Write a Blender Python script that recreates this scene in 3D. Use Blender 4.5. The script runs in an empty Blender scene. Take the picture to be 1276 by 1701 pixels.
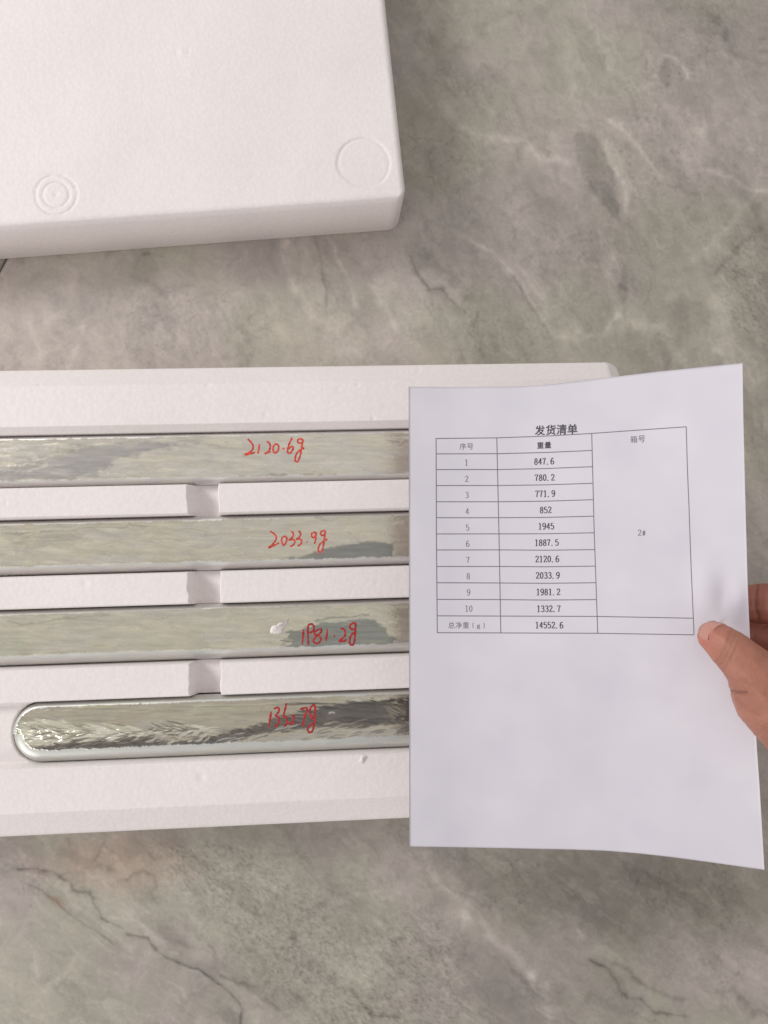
import bpy, bmesh, math
import numpy as np
from mathutils import Vector
from mathutils.bvhtree import BVHTree

# ------------------------------------------------------------------ camera, light, exposure
sc = bpy.context.scene
C = sc.collection
FPX, CX, CY = 1285.0, 638.0, 850.5            # focal length and centre in photo pixels (1276 x 1701)
PITCH, YAW = math.radians(4.5), math.radians(3.1)
CAM = np.array([0.0, 0.0, 0.62])
Fv = np.array([math.tan(YAW), math.tan(PITCH), -1.0]); Fv /= np.linalg.norm(Fv)
Rv = np.cross(Fv, [0, 1, 0]); Rv /= np.linalg.norm(Rv)
Uv = np.cross(Rv, Fv)

def ray(px, py):
    px = np.asarray(px, float); py = np.asarray(py, float)
    return Fv + ((px - CX) / FPX)[..., None] * Rv - ((py - CY) / FPX)[..., None] * Uv
def at_z(px, py, z):
    r = ray(px, py); t = (z - CAM[2]) / r[..., 2]
    return CAM + t[..., None] * r
def at_depth(px, py, d):
    return CAM + np.asarray(d, float)[..., None] * ray(px, py)
def project(P):
    q = np.asarray(P) - CAM
    w = q @ Fv
    return CX + FPX * (q @ Rv) / w, CY - FPX * (q @ Uv) / w

cam = bpy.data.cameras.new('camera'); co = bpy.data.objects.new('camera', cam); C.objects.link(co)
from mathutils import Matrix
co.matrix_world = Matrix(((Rv[0], Uv[0], -Fv[0], CAM[0]), (Rv[1], Uv[1], -Fv[1], CAM[1]),
                          (Rv[2], Uv[2], -Fv[2], CAM[2]), (0, 0, 0, 1)))
cam.sensor_fit = 'VERTICAL'; cam.sensor_height = 36; cam.lens = 36 * FPX / 1701
cam.clip_start = 0.01; cam.clip_end = 50
sc.camera = co

w = bpy.data.worlds.new('World'); sc.world = w; w.use_nodes = True
bg = w.node_tree.nodes['Background']
bg.inputs[0].default_value = (0.97, 0.94, 0.93, 1); bg.inputs[1].default_value = 0.585

def area(name, loc, size, energy, col, target=(0, 0, 0)):
    l = bpy.data.lights.new(name, 'AREA'); l.shape = 'RECTANGLE'; l.size, l.size_y = size
    l.energy = energy; l.color = col
    o = bpy.data.objects.new(name, l); C.objects.link(o); o.location = loc
    o.rotation_euler = (Vector(target) - Vector(loc)).to_track_quat('-Z', 'Y').to_euler()
area('window_light', (-1.72, 0.98, 1.42), (0.7, 0.7), 26.5, (1.0, 0.975, 0.955), (-0.05, 0.05, 0))
area('fill_light', (-1.9, -1.7, 1.0), (1.2, 1.0), 19.5, (1.0, 0.97, 0.95), (-0.1, 0.15, 0))  # added fill, brightens the lid's front face; no lamp stands there

sc.view_settings.view_transform = 'Standard'; sc.view_settings.look = 'None'
sc.view_settings.exposure = 0; sc.view_settings.gamma = 1

# ------------------------------------------------------------------ helpers
def tag(o, label=None, cat=None, group=None, kind=None):
    for k, v in (('label', label), ('category', cat), ('group', group), ('kind', kind)):
        if v: o[k] = v
    return o
def empty(name, loc):
    o = bpy.data.objects.new(name, None); C.objects.link(o); o.location = loc
    o.empty_display_size = 0.02
    return o
def mesh_obj(name, V, F, mat, parent=None, smooth=True):
    me = bpy.data.meshes.new(name)
    V = np.asarray(V, np.float32)
    if isinstance(F, np.ndarray):
        n = F.shape[0]; k = F.shape[1]
        me.vertices.add(len(V)); me.vertices.foreach_set('co', V.ravel())
        me.loops.add(n * k); me.loops.foreach_set('vertex_index', F.astype(np.int32).ravel())
        me.polygons.add(n); me.polygons.foreach_set('loop_start', np.arange(0, n * k, k, dtype=np.int32))
        me.update(calc_edges=True)
    else:
        me.from_pydata(V.tolist(), [], F)
    me.validate()
    me.polygons.foreach_set('use_smooth', [smooth] * len(me.polygons))
    me.materials.append(mat)
    o = bpy.data.objects.new(name, me); C.objects.link(o)
    if parent is not None:
        o.parent = parent
        o.matrix_parent_inverse = Matrix.Translation(-Vector(parent.location))
    return o
def grid_faces(nx, ny, off=0):
    i = np.arange(nx - 1)[:, None]; j = np.arange(ny - 1)[None, :]
    a = (i * ny + j).ravel() + off
    return np.stack([a, a + ny, a + ny + 1, a + 1], 1)
def boundary(nx, ny):
    b = [i * ny for i in range(nx)] + [(nx - 1) * ny + j for j in range(1, ny)]
    b += [i * ny + ny - 1 for i in range(nx - 2, -1, -1)] + [j for j in range(ny - 2, 0, -1)]
    return np.array(b)
def set_attr(me, name, col, alpha=None):
    a = me.color_attributes.new(name, 'FLOAT_COLOR', 'POINT')
    c = np.ones((len(me.vertices), 4), np.float32); c[:, :3] = col
    if alpha is not None: c[:, 3] = alpha
    a.data.foreach_set('color', c.ravel())

rng = np.random.default_rng(7)
TAB = rng.random((256, 256))
def vn(x, y, s=0):
    x = x + s * 17.31; y = y + s * 9.77
    xi = np.floor(x).astype(int); yi = np.floor(y).astype(int); fx = x - xi; fy = y - yi
    fx = fx * fx * fx * (fx * (fx * 6 - 15) + 10); fy = fy * fy * fy * (fy * (fy * 6 - 15) + 10)
    a = TAB[xi & 255, yi & 255]; b = TAB[(xi + 1) & 255, yi & 255]
    c = TAB[xi & 255, (yi + 1) & 255]; d = TAB[(xi + 1) & 255, (yi + 1) & 255]
    return (a * (1 - fx) + b * fx) * (1 - fy) + (c * (1 - fx) + d * fx) * fy
def fbm(x, y, s=0, o=4, g=0.5):
    r = 0; a = 1; t = 0
    for k in range(o):
        r = r + a * vn(x * 2 ** k, y * 2 ** k, s + k * 3); t += a; a *= g
    return r / t * 2 - 1                                  # -1 .. 1
def sstep(a, b, x):
    t = np.clip((x - a) / (b - a), 0, 1); return t * t * (3 - 2 * t)
def dseg(x, y, pts):
    d = np.full(x.shape, 1e9)
    for (x0, y0), (x1, y1) in zip(pts[:-1], pts[1:]):
        dx, dy = x1 - x0, y1 - y0; L = dx * dx + dy * dy + 1e-9
        t = np.clip(((x - x0) * dx + (y - y0) * dy) / L, 0, 1)
        d = np.minimum(d, np.hypot(x - x0 - t * dx, y - y0 - t * dy))
    return d
def sdpoly(x, y, pts):                                    # negative inside
    p = list(pts) + [pts[0]]
    d = dseg(x, y, p); ins = np.zeros(x.shape, bool)
    for (x0, y0), (x1, y1) in zip(p[:-1], p[1:]):
        c = ((y0 > y) != (y1 > y)) & (x < (x1 - x0) * (y - y0) / (y1 - y0 + 1e-12) + x0)
        ins ^= c
    return np.where(ins, -d, d)

class NT:
    def __init__(s, name):
        s.m = bpy.data.materials.new(name); s.m.use_nodes = True
        s.n = s.m.node_tree.nodes; s.l = s.m.node_tree.links
        s.p = s.n['Principled BSDF']
    def node(s, t, **kw):
        n = s.n.new(t)
        for k, v in kw.items():
            if k in n.inputs: n.inputs[k].default_value = v
            else: setattr(n, k, v)
        return n
    def link(s, a, b): s.l.new(a, b)
    def ramp(s, fac, stops):
        r = s.node('ShaderNodeValToRGB'); s.link(fac, r.inputs[0])
        while len(r.color_ramp.elements) < len(stops): r.color_ramp.elements.new(0.5)
        for e, (p, c) in zip(r.color_ramp.elements, stops): e.position = p; e.color = (*c, 1) if len(c) == 3 else c
        return r
    def coord(s, scale=(1, 1, 1), rot=(0, 0, 0)):
        tc = s.node('ShaderNodeTexCoord'); mp = s.node('ShaderNodeMapping')
        mp.inputs['Scale'].default_value = scale; mp.inputs['Rotation'].default_value = rot
        s.link(tc.outputs['Object'], mp.inputs[0]); return mp.outputs[0]
    def mix(s, a, b, fac, mode='MIX'):
        m = s.node('ShaderNodeMix', data_type='RGBA', blend_type=mode)
        if isinstance(fac, (int, float)): m.inputs[0].default_value = fac
        else: s.link(fac, m.inputs[0])
        for i, v in ((6, a), (7, b)):
            if isinstance(v, tuple): m.inputs[i].default_value = (*v, 1)
            else: s.link(v, m.inputs[i])
        return m.outputs[2]
    def bump(s, h, strength, dist, prev=None):
        b = s.node('ShaderNodeBump'); b.inputs['Strength'].default_value = strength; b.inputs['Distance'].default_value = dist
        s.link(h, b.inputs['Height'])
        if prev: s.link(prev, b.inputs['Normal'])
        return b.outputs[0]

# ------------------------------------------------------------------ materials
def mat_foam():
    t = NT('white_foam'); c = t.coord()
    v = t.node('ShaderNodeTexVoronoi', Scale=330.0); t.link(c, v.inputs['Vector'])
    n = t.node('ShaderNodeTexNoise', Scale=14.0, Detail=4.0); t.link(c, n.inputs['Vector'])
    n2 = t.node('ShaderNodeTexNoise', Scale=90.0, Detail=3.0); t.link(c, n2.inputs['Vector'])
    col = t.ramp(n.outputs[0], [(0.3, (0.845, 0.79, 0.775)), (0.7, (0.885, 0.825, 0.82))])
    cell = t.ramp(v.outputs['Distance'], [(0.0, (1, 1, 1)), (0.75, (0.95, 0.945, 0.94))])
    t.link(t.mix(col.outputs[0], cell.outputs[0], 0.8, 'MULTIPLY'), t.p.inputs['Base Color'])
    t.p.inputs['Roughness'].default_value = 0.55
    t.p.inputs['Specular IOR Level'].default_value = 0.3
    b = t.bump(v.outputs['Distance'], 0.3, 0.0004)
    b = t.bump(n2.outputs[0], 0.08, 0.0005, b)
    t.link(b, t.p.inputs['Normal'])
    return t.m
def mat_metal():
    t = NT('metal_tarnish_and_reflections'); c = t.coord((1, 5, 5)); c1 = t.coord()
    a = t.node('ShaderNodeAttribute', attribute_name='tone')  # tone holds metal colour plus painted dark reflections and edge shade
    n = t.node('ShaderNodeTexNoise', Scale=60.0, Detail=6.0, Roughness=0.65); t.link(c, n.inputs['Vector'])
    n2 = t.node('ShaderNodeTexNoise', Scale=900.0, Detail=2.0); t.link(c1, n2.inputs['Vector'])
    r = t.ramp(n.outputs[0], [(0.3, (0.9, 0.9, 0.92)), (0.7, (1.06, 1.05, 1.03))])
    t.link(t.mix(a.outputs['Color'], r.outputs[0], 0.9, 'MULTIPLY'), t.p.inputs['Base Color'])
    t.p.inputs['Metallic'].default_value = 1.0
    rr = t.ramp(n.outputs[0], [(0.35, (0.17,) * 3), (0.7, (0.29,) * 3)])
    x = t.mix((.5, .5, .5), rr.outputs[0], a.outputs['Alpha']); t.link(x, t.p.inputs['Roughness'])
    b = t.bump(n.outputs[0], 0.10, 0.0004)
    mm = t.node('ShaderNodeMath', operation='MULTIPLY'); t.link(a.outputs['Alpha'], mm.inputs[0]); mm.inputs[1].default_value = .16
    t.link(mm.outputs[0], b.node.inputs['Strength']) if hasattr(b, 'node') else None
    t.link(b, t.p.inputs['Normal'])
    return t.m
def mat_tile():
    t = NT('grey_marble_tile'); c = t.coord()
    a = t.node('ShaderNodeAttribute', attribute_name='marble')
    n = t.node('ShaderNodeTexNoise', Scale=320.0, Detail=5.0, Roughness=0.7); t.link(c, n.inputs['Vector'])
    n2 = t.node('ShaderNodeTexNoise', Scale=60.0, Detail=7.0, Roughness=0.62, Distortion=0.8); t.link(c, n2.inputs['Vector'])
    r = t.ramp(n.outputs[0], [(0.3, (0.93,) * 3), (0.7, (1.06,) * 3)])
    r2 = t.ramp(n2.outputs[0], [(0.3, (0.86, 0.86, 0.86)), (0.5, (1.0, 1.0, 1.0)), (0.7, (1.1, 1.1, 1.09))])
    x = t.mix(a.outputs['Color'], r.outputs[0], 1.0, 'MULTIPLY')
    x = t.mix(x, r2.outputs[0], 1.0, 'MULTIPLY')
    t.link(x, t.p.inputs['Base Color'])
    rr = t.ramp(n2.outputs[0], [(0.3, (0.42,) * 3), (0.7, (0.55,) * 3)])
    t.link(rr.outputs[0], t.p.inputs['Roughness']); t.p.inputs['Specular IOR Level'].default_value = 0.35
    t.link(t.bump(n.outputs[0], 0.05, 0.0003), t.p.inputs['Normal'])
    return t.m
def mat_paper():
    t = NT('white_copy_paper'); c = t.coord()
    n = t.node('ShaderNodeTexNoise', Scale=26.0, Detail=2.0); t.link(c, n.inputs['Vector'])
    n2 = t.node('ShaderNodeTexNoise', Scale=1500.0, Detail=2.0); t.link(c, n2.inputs['Vector'])
    col = t.ramp(n.outputs[0], [(0.3, (0.635, 0.608, 0.675)), (0.7, (0.69, 0.668, 0.72))])
    t.link(col.outputs[0], t.p.inputs['Base Color'])
    t.p.inputs['Roughness'].default_value = 0.6; t.p.inputs['Specular IOR Level'].default_value = 0.3
    t.link(t.bump(n2.outputs[0], 0.05, 0.0001), t.p.inputs['Normal'])
    return t.m
def mat_flat(name, col, rough=0.6, var=0.15, scale=400.0):
    t = NT(name); c = t.coord()
    n = t.node('ShaderNodeTexNoise', Scale=scale, Detail=2.0); t.link(c, n.inputs['Vector'])
    lo = tuple(v * (1 - var) for v in col); hi = tuple(min(1, v * (1 + var)) for v in col)
    t.link(t.ramp(n.outputs[0], [(0.3, lo), (0.7, hi)]).outputs[0], t.p.inputs['Base Color'])
    t.p.inputs['Roughness'].default_value = rough
    return t.m
def mat_skin():
    t = NT('skin'); c = t.coord()
    a = t.node('ShaderNodeAttribute', attribute_name='flesh')
    n = t.node('ShaderNodeTexNoise', Scale=70.0, Detail=4.0); t.link(c, n.inputs['Vector'])
    n2 = t.node('ShaderNodeTexVoronoi', Scale=1100.0); t.link(c, n2.inputs['Vector'])
    n3 = t.node('ShaderNodeTexNoise', Scale=260.0, Detail=5.0, Roughness=0.7); t.link(c, n3.inputs['Vector'])
    r = t.ramp(n.outputs[0], [(0.3, (0.9, 0.84, 0.82)), (0.7, (1.08, 1.06, 1.06))])
    t.link(t.mix(a.outputs['Color'], r.outputs[0], 0.9, 'MULTIPLY'), t.p.inputs['Base Color'])
    t.p.inputs['Roughness'].default_value = 0.5
    t.p.inputs['Subsurface Weight'].default_value = 0.25
    t.p.inputs['Subsurface Radius'].default_value = (0.004, 0.0015, 0.0008)
    t.p.inputs['Subsurface Scale'].default_value = 0.6
    b = t.bump(n2.outputs['Distance'], 0.35, 0.0004); b = t.bump(n3.outputs[0], 0.5, 0.001, b)
    t.link(b, t.p.inputs['Normal'])
    return t.m
FOAM, METAL, TILE, PAPER, SKIN = mat_foam(), mat_metal(), mat_tile(), mat_paper(), mat_skin()
INK = mat_flat('black_printer_ink', (0.055, 0.05, 0.06), 0.6)
INKS = mat_flat('grey_printer_ink', (0.16, 0.15, 0.17), 0.6)
RED = mat_flat('red_marker_ink', (0.60, 0.07, 0.045), 0.35, 0.38, 700)
RED2 = mat_flat('dark_red_marker_ink', (0.40, 0.022, 0.022), 0.3, 0.4, 700)
GROUT = mat_flat('dark_grout', (0.07, 0.065, 0.055), 0.9)
NAIL = mat_flat('fingernail', (0.52, 0.26, 0.21), 0.32, 0.08, 150)

# ------------------------------------------------------------------ floor: two marble tiles on a grout bed
JA = at_z(10.7, 428, 0); JB = at_z(1.3, 445.8, 0)
jslope = (JA[0] - JB[0]) / (JA[1] - JB[1])
def xjoint(y): return JA[0] + (y - JA[1]) * jslope

DARK = [
 ([(30,1443),(90,1446),(118,1468),(122,1480),(148,1482),(158,1505),(168,1524),(190,1535),(205,1542)],1.8,.40),
 ([(212,1553),(245,1558),(262,1580),(280,1592),(300,1600),(330,1612),(350,1622),(370,1640),(392,1660),(402,1678),(400,1720)],1.7,.40),
 ([(35,1465),(70,1480),(110,1512),(140,1535),(160,1550),(190,1568)],1.8,.28),
 ([(980,1595),(1010,1608),(1022,1625),(1030,1645),(1045,1655),(1065,1658),(1090,1680),(1140,1688)],2.0,.36),
 ([(1020,1600),(1070,1635),(1100,1650),(1136,1662)],3.5,.3),
 ([(1264,383),(1230,405),(1210,430),(1182,458)],5,.25),
 ([(683,425),(690,445),(700,463),(713,483),(733,481),(750,498),(770,516)],2.4,.35),
 ([(695,413),(735,450),(765,475),(790,496)],9,.2),
 ([(788,536),(795,566),(803,598)],8,.2),
 ([(851,463),(871,490),(896,536),(916,558)],2.2,.25),
 ([(522,394),(533,437),(541,476),(542,511)],2.2,.3),
 ([(405,543),(412,560),(421,578),(416,599)],5,.18),
 ([(240,423),(255,421),(272,425)],2.2,.3),
 ([(370,1620),(395,1632),(425,1638)],2.5,.35),
 ([(1220,1640),(1240,1665),(1250,1680),(1300,1690)],2,.2),
 ([(1215,1642),(1225,1650),(1250,1690)],2,.15),
 ([(150,1440),(160,1425),(172,1402),(185,1415)],2.2,.25),([(158,1441),(172,1440),(185,1446)],4,.28),
 ([(212,1462),(222,1450),(240,1448),(255,1455),(262,1470),(250,1482),(258,1490)],2.2,.26),([(308,1470),(322,1480)],3,.2),
 ([(278,1560),(300,1566),(318,1574)],4,.2),([(355,1605),(362,1612)],6,.25),([(412,1572),(420,1586)],6,.22),([(440,1660),(460,1675)],4,.2),
 ([(480,1540),(492,1558)],3,.22),([(470,1640),(500,1660)],4,.18),([(30,1443),(60,1450),(100,1452),(140,1450)],2.5,.18),
 ([(375,1530),(390,1538)],4,.3),([(1215,1640),(1230,1660),(1255,1686),(1300,1690)],2.2,.1),
 ([(1175,20),(1200,45),(1205,75),(1225,95)],5,.15),
 ([(580,1642),(600,1665),(620,1686),(660,1690)],2.2,.3),
 ([(340,1450),(350,1480),(380,1500)],3,.12),([(750,110),(770,140)],5,.06),
 ([(1210,290),(1236,312),(1250,340),(1262,372),(1276,395)],7,.18),
]
LIGHT = [
 ([(738,173),(763,208),(800,226),(825,228),(861,238),(900,262),(940,270)],6,.16),
 ([(770,395),(815,418),(848,448),(866,473),(891,516),(918,558),(941,558),(960,553)],3.5,.18),
 ([(860,440),(885,480),(905,500)],5,.15),
 ([(956,551),(994,561),(1006,546),(1026,523),(1009,475),(1012,440),(1019,413)],4,.16),
 ([(1026,523),(1056,538),(1081,551),(1101,546),(1126,583),(1141,606)],8,.16),
 ([(1006,233),(1016,268),(1039,316),(1042,350)],3.5,.2),
 ([(1006,198),(1031,213),(1061,246),(1086,278),(1101,301)],3,.2),
 ([(1169,208),(1164,246),(1150,270)],8,.14),
 ([(1177,283),(1219,293),(1239,311),(1276,322)],3.5,.2),
 ([(1194,500),(1200,545),(1209,596)],16,.14),
 ([(1110,460),(1114,490)],13,.14),
 ([(766,1520),(806,1540),(835,1568),(862,1596),(885,1622)],7,.14),
 ([(880,1618),(902,1636),(902,1671),(915,1690)],5,.14),
 ([(469,385),(473,420),(480,458),(506,500),(522,530),(560,546)],7,.16),
 ([(552,399),(556,420),(560,437),(576,455),(586,476),(592,508)],3,.17),
 ([(621,476),(640,511),(660,546)],4,.15),
 ([(48,536),(61,570),(72,605)],4,.13),([(141,544),(125,584),(112,610)],3,.15),
 ([(125,456),(112,506),(80,533)],5,.1),([(350,430),(372,445)],3,.15),
 ([(1106,90),(1120,95),(1135,112),(1145,130)],2.5,.18),
 ([(1190,60),(1200,90),(1225,100)],4,.12),
 ([(75,1650),(100,1625),(125,1598)],3,.12),
 ([(940,1520),(955,1535),(968,1555)],3,.12),
 ([(1120,180),(1150,190),(1155,220),(1128,260),(1150,300)],6,.1),
 ([(700,1400),(735,1450),(770,1515)],14,.1),
 ([(200,1510),(260,1560),(340,1590),(400,1650),(430,1701)],6,.1),
 ([(540,560),(600,575),(680,560)],12,.08),([(460,545),(520,570),(590,590)],10,.08),
 ([(560,1640),(600,1620),(640,1570)],10,.1),
 ([(1150,430),(1190,400),(1230,350),(1250,330)],5,.12),
]
BLOB = [  # polygon, edge softness, amount (negative = darker)
 ([(954,225),(975,220),(997,235),(1008,262),(1020,300),(1030,340),(1028,370),(1010,355),(990,325),(970,300),(955,262)],4,-.22),
 ([(1091,120),(1106,93),(1111,95),(1109,150),(1096,143)],3,-.17),
 ([(1034,440),(1044,486),(1031,508),(1024,475)],4,-.17),
 ([(1044,546),(1096,553),(1116,596),(1112,625),(1061,625),(1045,590)],5,-.14),
 ([(1120,512),(1135,500),(1160,502),(1176,520),(1174,545),(1155,556),(1130,554),(1118,535)],4,-.1),
 ([(760,1545),(800,1550),(860,1600),(895,1650),(900,1701),(840,1720),(780,1640),(740,1570)],14,-.12),
 ([(528,394),(560,394),(613,450),(634,519),(602,530),(560,519),(546,476)],7,-.14),
 ([(213,449),(240,459),(282,488),(280,501),(240,475),(221,469)],4,-.16),
 ([(225,500),(260,495),(270,530),(250,560),(228,545)],9,-.13),
 ([(120,470),(215,460),(205,530),(140,545),(90,580),(75,560)],12,-.09),
 ([(370,400),(460,400),(470,450),(500,505),(440,510),(400,470)],12,-.1),
 ([(850,380),(1000,400),(1010,470),(1000,540),(930,545),(880,470)],20,-.05),
 ([(1215,450),(1300,430),(1300,620),(1230,610)],14,-.12),
 ([(700,1400),(900,1390),(1190,1430),(1230,1500),(1060,1570),(820,1500)],50,-.24),  # shadow of sheet and hand painted into the tile colour
 ([(480,1500),(560,1560),(590,1620),(540,1660),(480,1600)],18,-.05),
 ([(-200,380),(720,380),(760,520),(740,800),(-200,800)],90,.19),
 ([(280,1420),(1300,1380),(1300,1800),(250,1800)],110,-.10),  # shade over the near floor, painted into the tile colour
 ([(1090,0),(1300,-20),(1300,160),(1200,140)],40,-.16),
 ([(0,1480),(60,1500),(80,1600),(60,1701),(-60,1701),(-60,1480)],30,.04),
 ([(1130,1600),(1290,1560),(1290,1701),(1120,1701)],40,.14),
]
def marble(P):
    px, py = project(np.concatenate([P, np.zeros((len(P), 1))], 1))
    px = np.clip(px, -3000, 4000); py = np.clip(py, -3000, 4000)
    wx = 9 * fbm(px / 30, py / 30, 11, 3) + 2.5 * fbm(px / 6, py / 6, 12, 2)
    wy = 9 * fbm(px / 30, py / 30, 13, 3) + 2.5 * fbm(px / 6, py / 6, 14, 2)
    x = px + wx * 0.9; y = py + wy * 0.9
    # large soft clouds and diagonal drift
    u = (px * 0.77 + py * 0.64); v = (-px * 0.64 + py * 0.77)
    L = 0.045 * fbm(px / 260 + wx * .01, py / 260, 1, 4) + 0.075 * fbm(u / 170 + wx * .05, v / 42 + wy * .05, 2, 5, .55)
    L = L + 0.06 * fbm(px / 22 + wx * .1, py / 22 + wy * .1, 3, 4, .6)
    bot = sstep(900, 1200, py)
    u3 = px * .42 + py * .91; v3 = -px * .91 + py * .42
    u3 = u3 * (1 - bot) + u * bot; v3 = v3 * (1 - bot) + v * bot
    for sc_, sd, am, wdt in ((1.0, 201, .12, 7), (.55, 204, .09, 6), (1.7, 207, .10, 10)):
        q = fbm(u3 / (260 * sc_) + wx * .015, v3 / (62 * sc_) + wy * .02, sd, 4, .55)
        zone = sstep(-.15, .25, fbm(px / 170, py / 170, sd + 1, 2))
        L = L + am * np.clip(1 - np.abs(q - .05) * wdt * 2, 0, 1) ** 1.3 * zone - am * .9 * np.clip(1 - np.abs(q + .13) * wdt * 1.6, 0, 1) ** 1.5 * (1 - zone * .6)
        L = L + am * .55 * (sstep(-.02, .02, q + .22) - .5)
    rg = 1 - np.abs(fbm(u / 230 + wx * .02, v / 70 + wy * .03, 21, 4)) * 9      # random thin pale veins
    L = L + 0.10 * np.clip(rg, 0, 1) ** 1.5 * sstep(-.1, .4, fbm(px / 200, py / 200, 22, 2))
    rd = 1 - np.abs(fbm(u / 300 + wx * .03, v / 60 + wy * .04, 25, 4) + .12) * 16
    L = L - 0.13 * np.clip(rd, 0, 1) ** 1.5 * sstep(0, .5, fbm(px / 160, py / 160, 26, 2))
    pits = fbm(px / 7, py / 7, 31, 3, .6)
    area_ = sstep(.0, .5, fbm(px / 120, py / 120, 32, 3))
    sz = np.clip(1 - np.abs((px - 330) * .72 - (py - 1450) * .70 - 40) / 130, 0, 1) * sstep(1380, 1420, py) + np.clip(1 - np.hypot((px - 690) / 110, (py - 1610) / 130), 0, 1) * 1.3 + np.clip(1 - np.hypot((px - 1235) / 60, (py - 480) / 140), 0, 1)
    sp = fbm((px * .8 + py * .6) / 5.5, (-px * .6 + py * .8) / 3.6, 35, 3, .65)
    L = L - .20 * sstep(.12, .5, sp) * np.clip(sz * 1.6, 0, 1) + .13 * sstep(.1, .5, -sp) * np.clip(sz * 1.6, 0, 1)
    L = L - 0.16 * sstep(.25, .6, pits) * area_ + 0.10 * sstep(.3, .6, -pits) * area_
    for lst, sg in ((DARK, -1), (LIGHT, 1)):
        for pts, wd, am in lst:
            a = np.array(pts); m = (px > a[:, 0].min() - 60) & (px < a[:, 0].max() + 60) & (py > a[:, 1].min() - 60) & (py < a[:, 1].max() + 60)
            if not m.any(): continue
            k = 0.45 if sg < 0 else 0.6
            d = dseg(px[m] + wx[m] * k, py[m] + wy[m] * k, pts)
            mod = 0.55 + 0.45 * np.clip(fbm(px[m] / 14, py[m] / 14, 41, 2) * 1.6 + .4, 0, 1)
            core = np.exp(-(d / (wd * (.75 + .5 * mod))) ** 2) + 0.42 * np.exp(-(d / (wd * 3.5)) ** 2)
            L[m] += sg * am * core * mod * (.85 if sg < 0 else 1.25)
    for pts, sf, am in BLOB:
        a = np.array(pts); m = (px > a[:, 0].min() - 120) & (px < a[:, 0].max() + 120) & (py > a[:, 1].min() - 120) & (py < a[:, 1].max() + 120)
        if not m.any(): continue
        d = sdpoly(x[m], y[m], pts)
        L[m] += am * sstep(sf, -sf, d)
    base = np.array([0.380, 0.354, 0.313])
    g = sstep(-.35, .35, fbm(px / 150 + .3, py / 150, 51, 4) + 0.25 * np.where((py > 330) & (py < 650) & (px < 700), 1, 0) * 1.0)
    olive = np.array([1.0, .995, .95]); pink = np.array([1.03, .985, 1.015])
    col = base * (olive * (1 - g)[:, None] + pink * g[:, None])
    warm = sstep(1, .1, np.hypot((px - 190) / 190, (py - 1430) / 75) + .25 * fbm(px / 40, py / 40, 61, 3))
    col = col * (1 + warm[:, None] * np.array([0.06, -0.07, -0.10]))
    st = sstep(1, .3, np.hypot((x - 92) / 28, (y - 1498) / 11 - (x - 92) / 28 * .9))
    col = col * (1 + st[:, None] * np.array([-0.10, -.22, -.28]))
    return np.clip(col * (1 + L * 1.1)[:, None], 0.03, 0.9)

floor = mesh_obj('floor', [(-2.6, -2.2, -.012), (2.6, -2.2, -.012), (2.6, 2.4, -.012), (-2.6, 2.4, -.012)], [(0, 1, 2, 3)], GROUT, None, False)
tag(floor, kind='structure')
def tile(side):
    # rows run in y; each row starts at the diagonal joint
    yv = np.concatenate([np.linspace(-2.1, -.50, 30)[:-1], np.arange(-.50, .56, .00115), np.linspace(.56, 2.3, 30)[1:]])
    if side > 0:
        X = []
        nf = 600
        for y in yv:
            xj = xjoint(y) + .0009
            a = max(xj + .012, -.36)
            inner = np.linspace(a, .36, nf)
            X.append(np.concatenate([[xj, xj + .0012], np.linspace(xj + .0035, a, 12)[:-1] if a > xj + .004 else xj + .0035 + np.zeros(11), inner, np.linspace(.36, 2.5, 30)[1:]]))
        X = np.array(X)
    else:
        yv = np.concatenate([np.linspace(-2.1, .1, 60)[:-1], np.arange(.1, .3, .003), np.linspace(.3, 2.3, 50)])
        X = np.array([np.concatenate([np.linspace(-2.5, xjoint(y) - .12, 50), np.linspace(xjoint(y) - .115, xjoint(y) - .0035, 40), [xjoint(y) - .0021, xjoint(y) - .0009]]) for y in yv])
    ny_, nx_ = X.shape
    Y = np.repeat(yv[:, None], nx_, 1)
    P = np.stack([X.ravel(), Y.ravel()], 1)
    z = np.zeros((ny_, nx_))
    ei = 0 if side > 0 else -1
    z[:, ei] = -.0009
    V = np.concatenate([P, z.ravel()[:, None]], 1)
    F = grid_faces(ny_, nx_)[:, ::-1]
    b = boundary(ny_, nx_); sk = V[b].copy(); sk[:, 2] = -.0105
    n0 = len(V); k = len(b); idx = np.arange(k)
    S = np.stack([b, n0 + idx, n0 + (idx + 1) % k, b[(idx + 1) % k]], 1)
    o = mesh_obj('tile', np.concatenate([V, sk]), np.concatenate([F, S[:, ::-1]]), TILE, floor)
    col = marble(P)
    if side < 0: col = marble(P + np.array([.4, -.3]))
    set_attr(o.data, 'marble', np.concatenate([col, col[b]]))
    return o
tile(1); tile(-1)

# ------------------------------------------------------------------ foam tray (height field with channels and finger notches)
HT = 0.055
p0, p1 = at_z(0, 862, HT), at_z(494, 852, HT)
q0, q1 = at_z(0, 1170, HT), at_z(679, 1143.4, HT)
r0, r1 = at_z(0, 1013.6, HT), at_z(679, 991.6, HT)
s0, s1 = at_z(0, 614.4, HT - .006), at_z(1002, 599.5, HT - .006)
ANG = np.mean([math.atan2(b[1] - a[1], b[0] - a[0]) for a, b in ((p0, p1), (q0, q1), (r0, r1), (s0, s1))])
print('tray angle', math.degrees(ANG))
ca, sa = math.cos(ANG), math.sin(ANG)
def to_t(P): P = np.asarray(P); return np.stack([P[..., 0] * ca + P[..., 1] * sa, -P[..., 0] * sa + P[..., 1] * ca], -1)
def to_w(T): return np.stack([T[..., 0] * ca - T[..., 1] * sa, T[..., 0] * sa + T[..., 1] * ca], -1)
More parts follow.
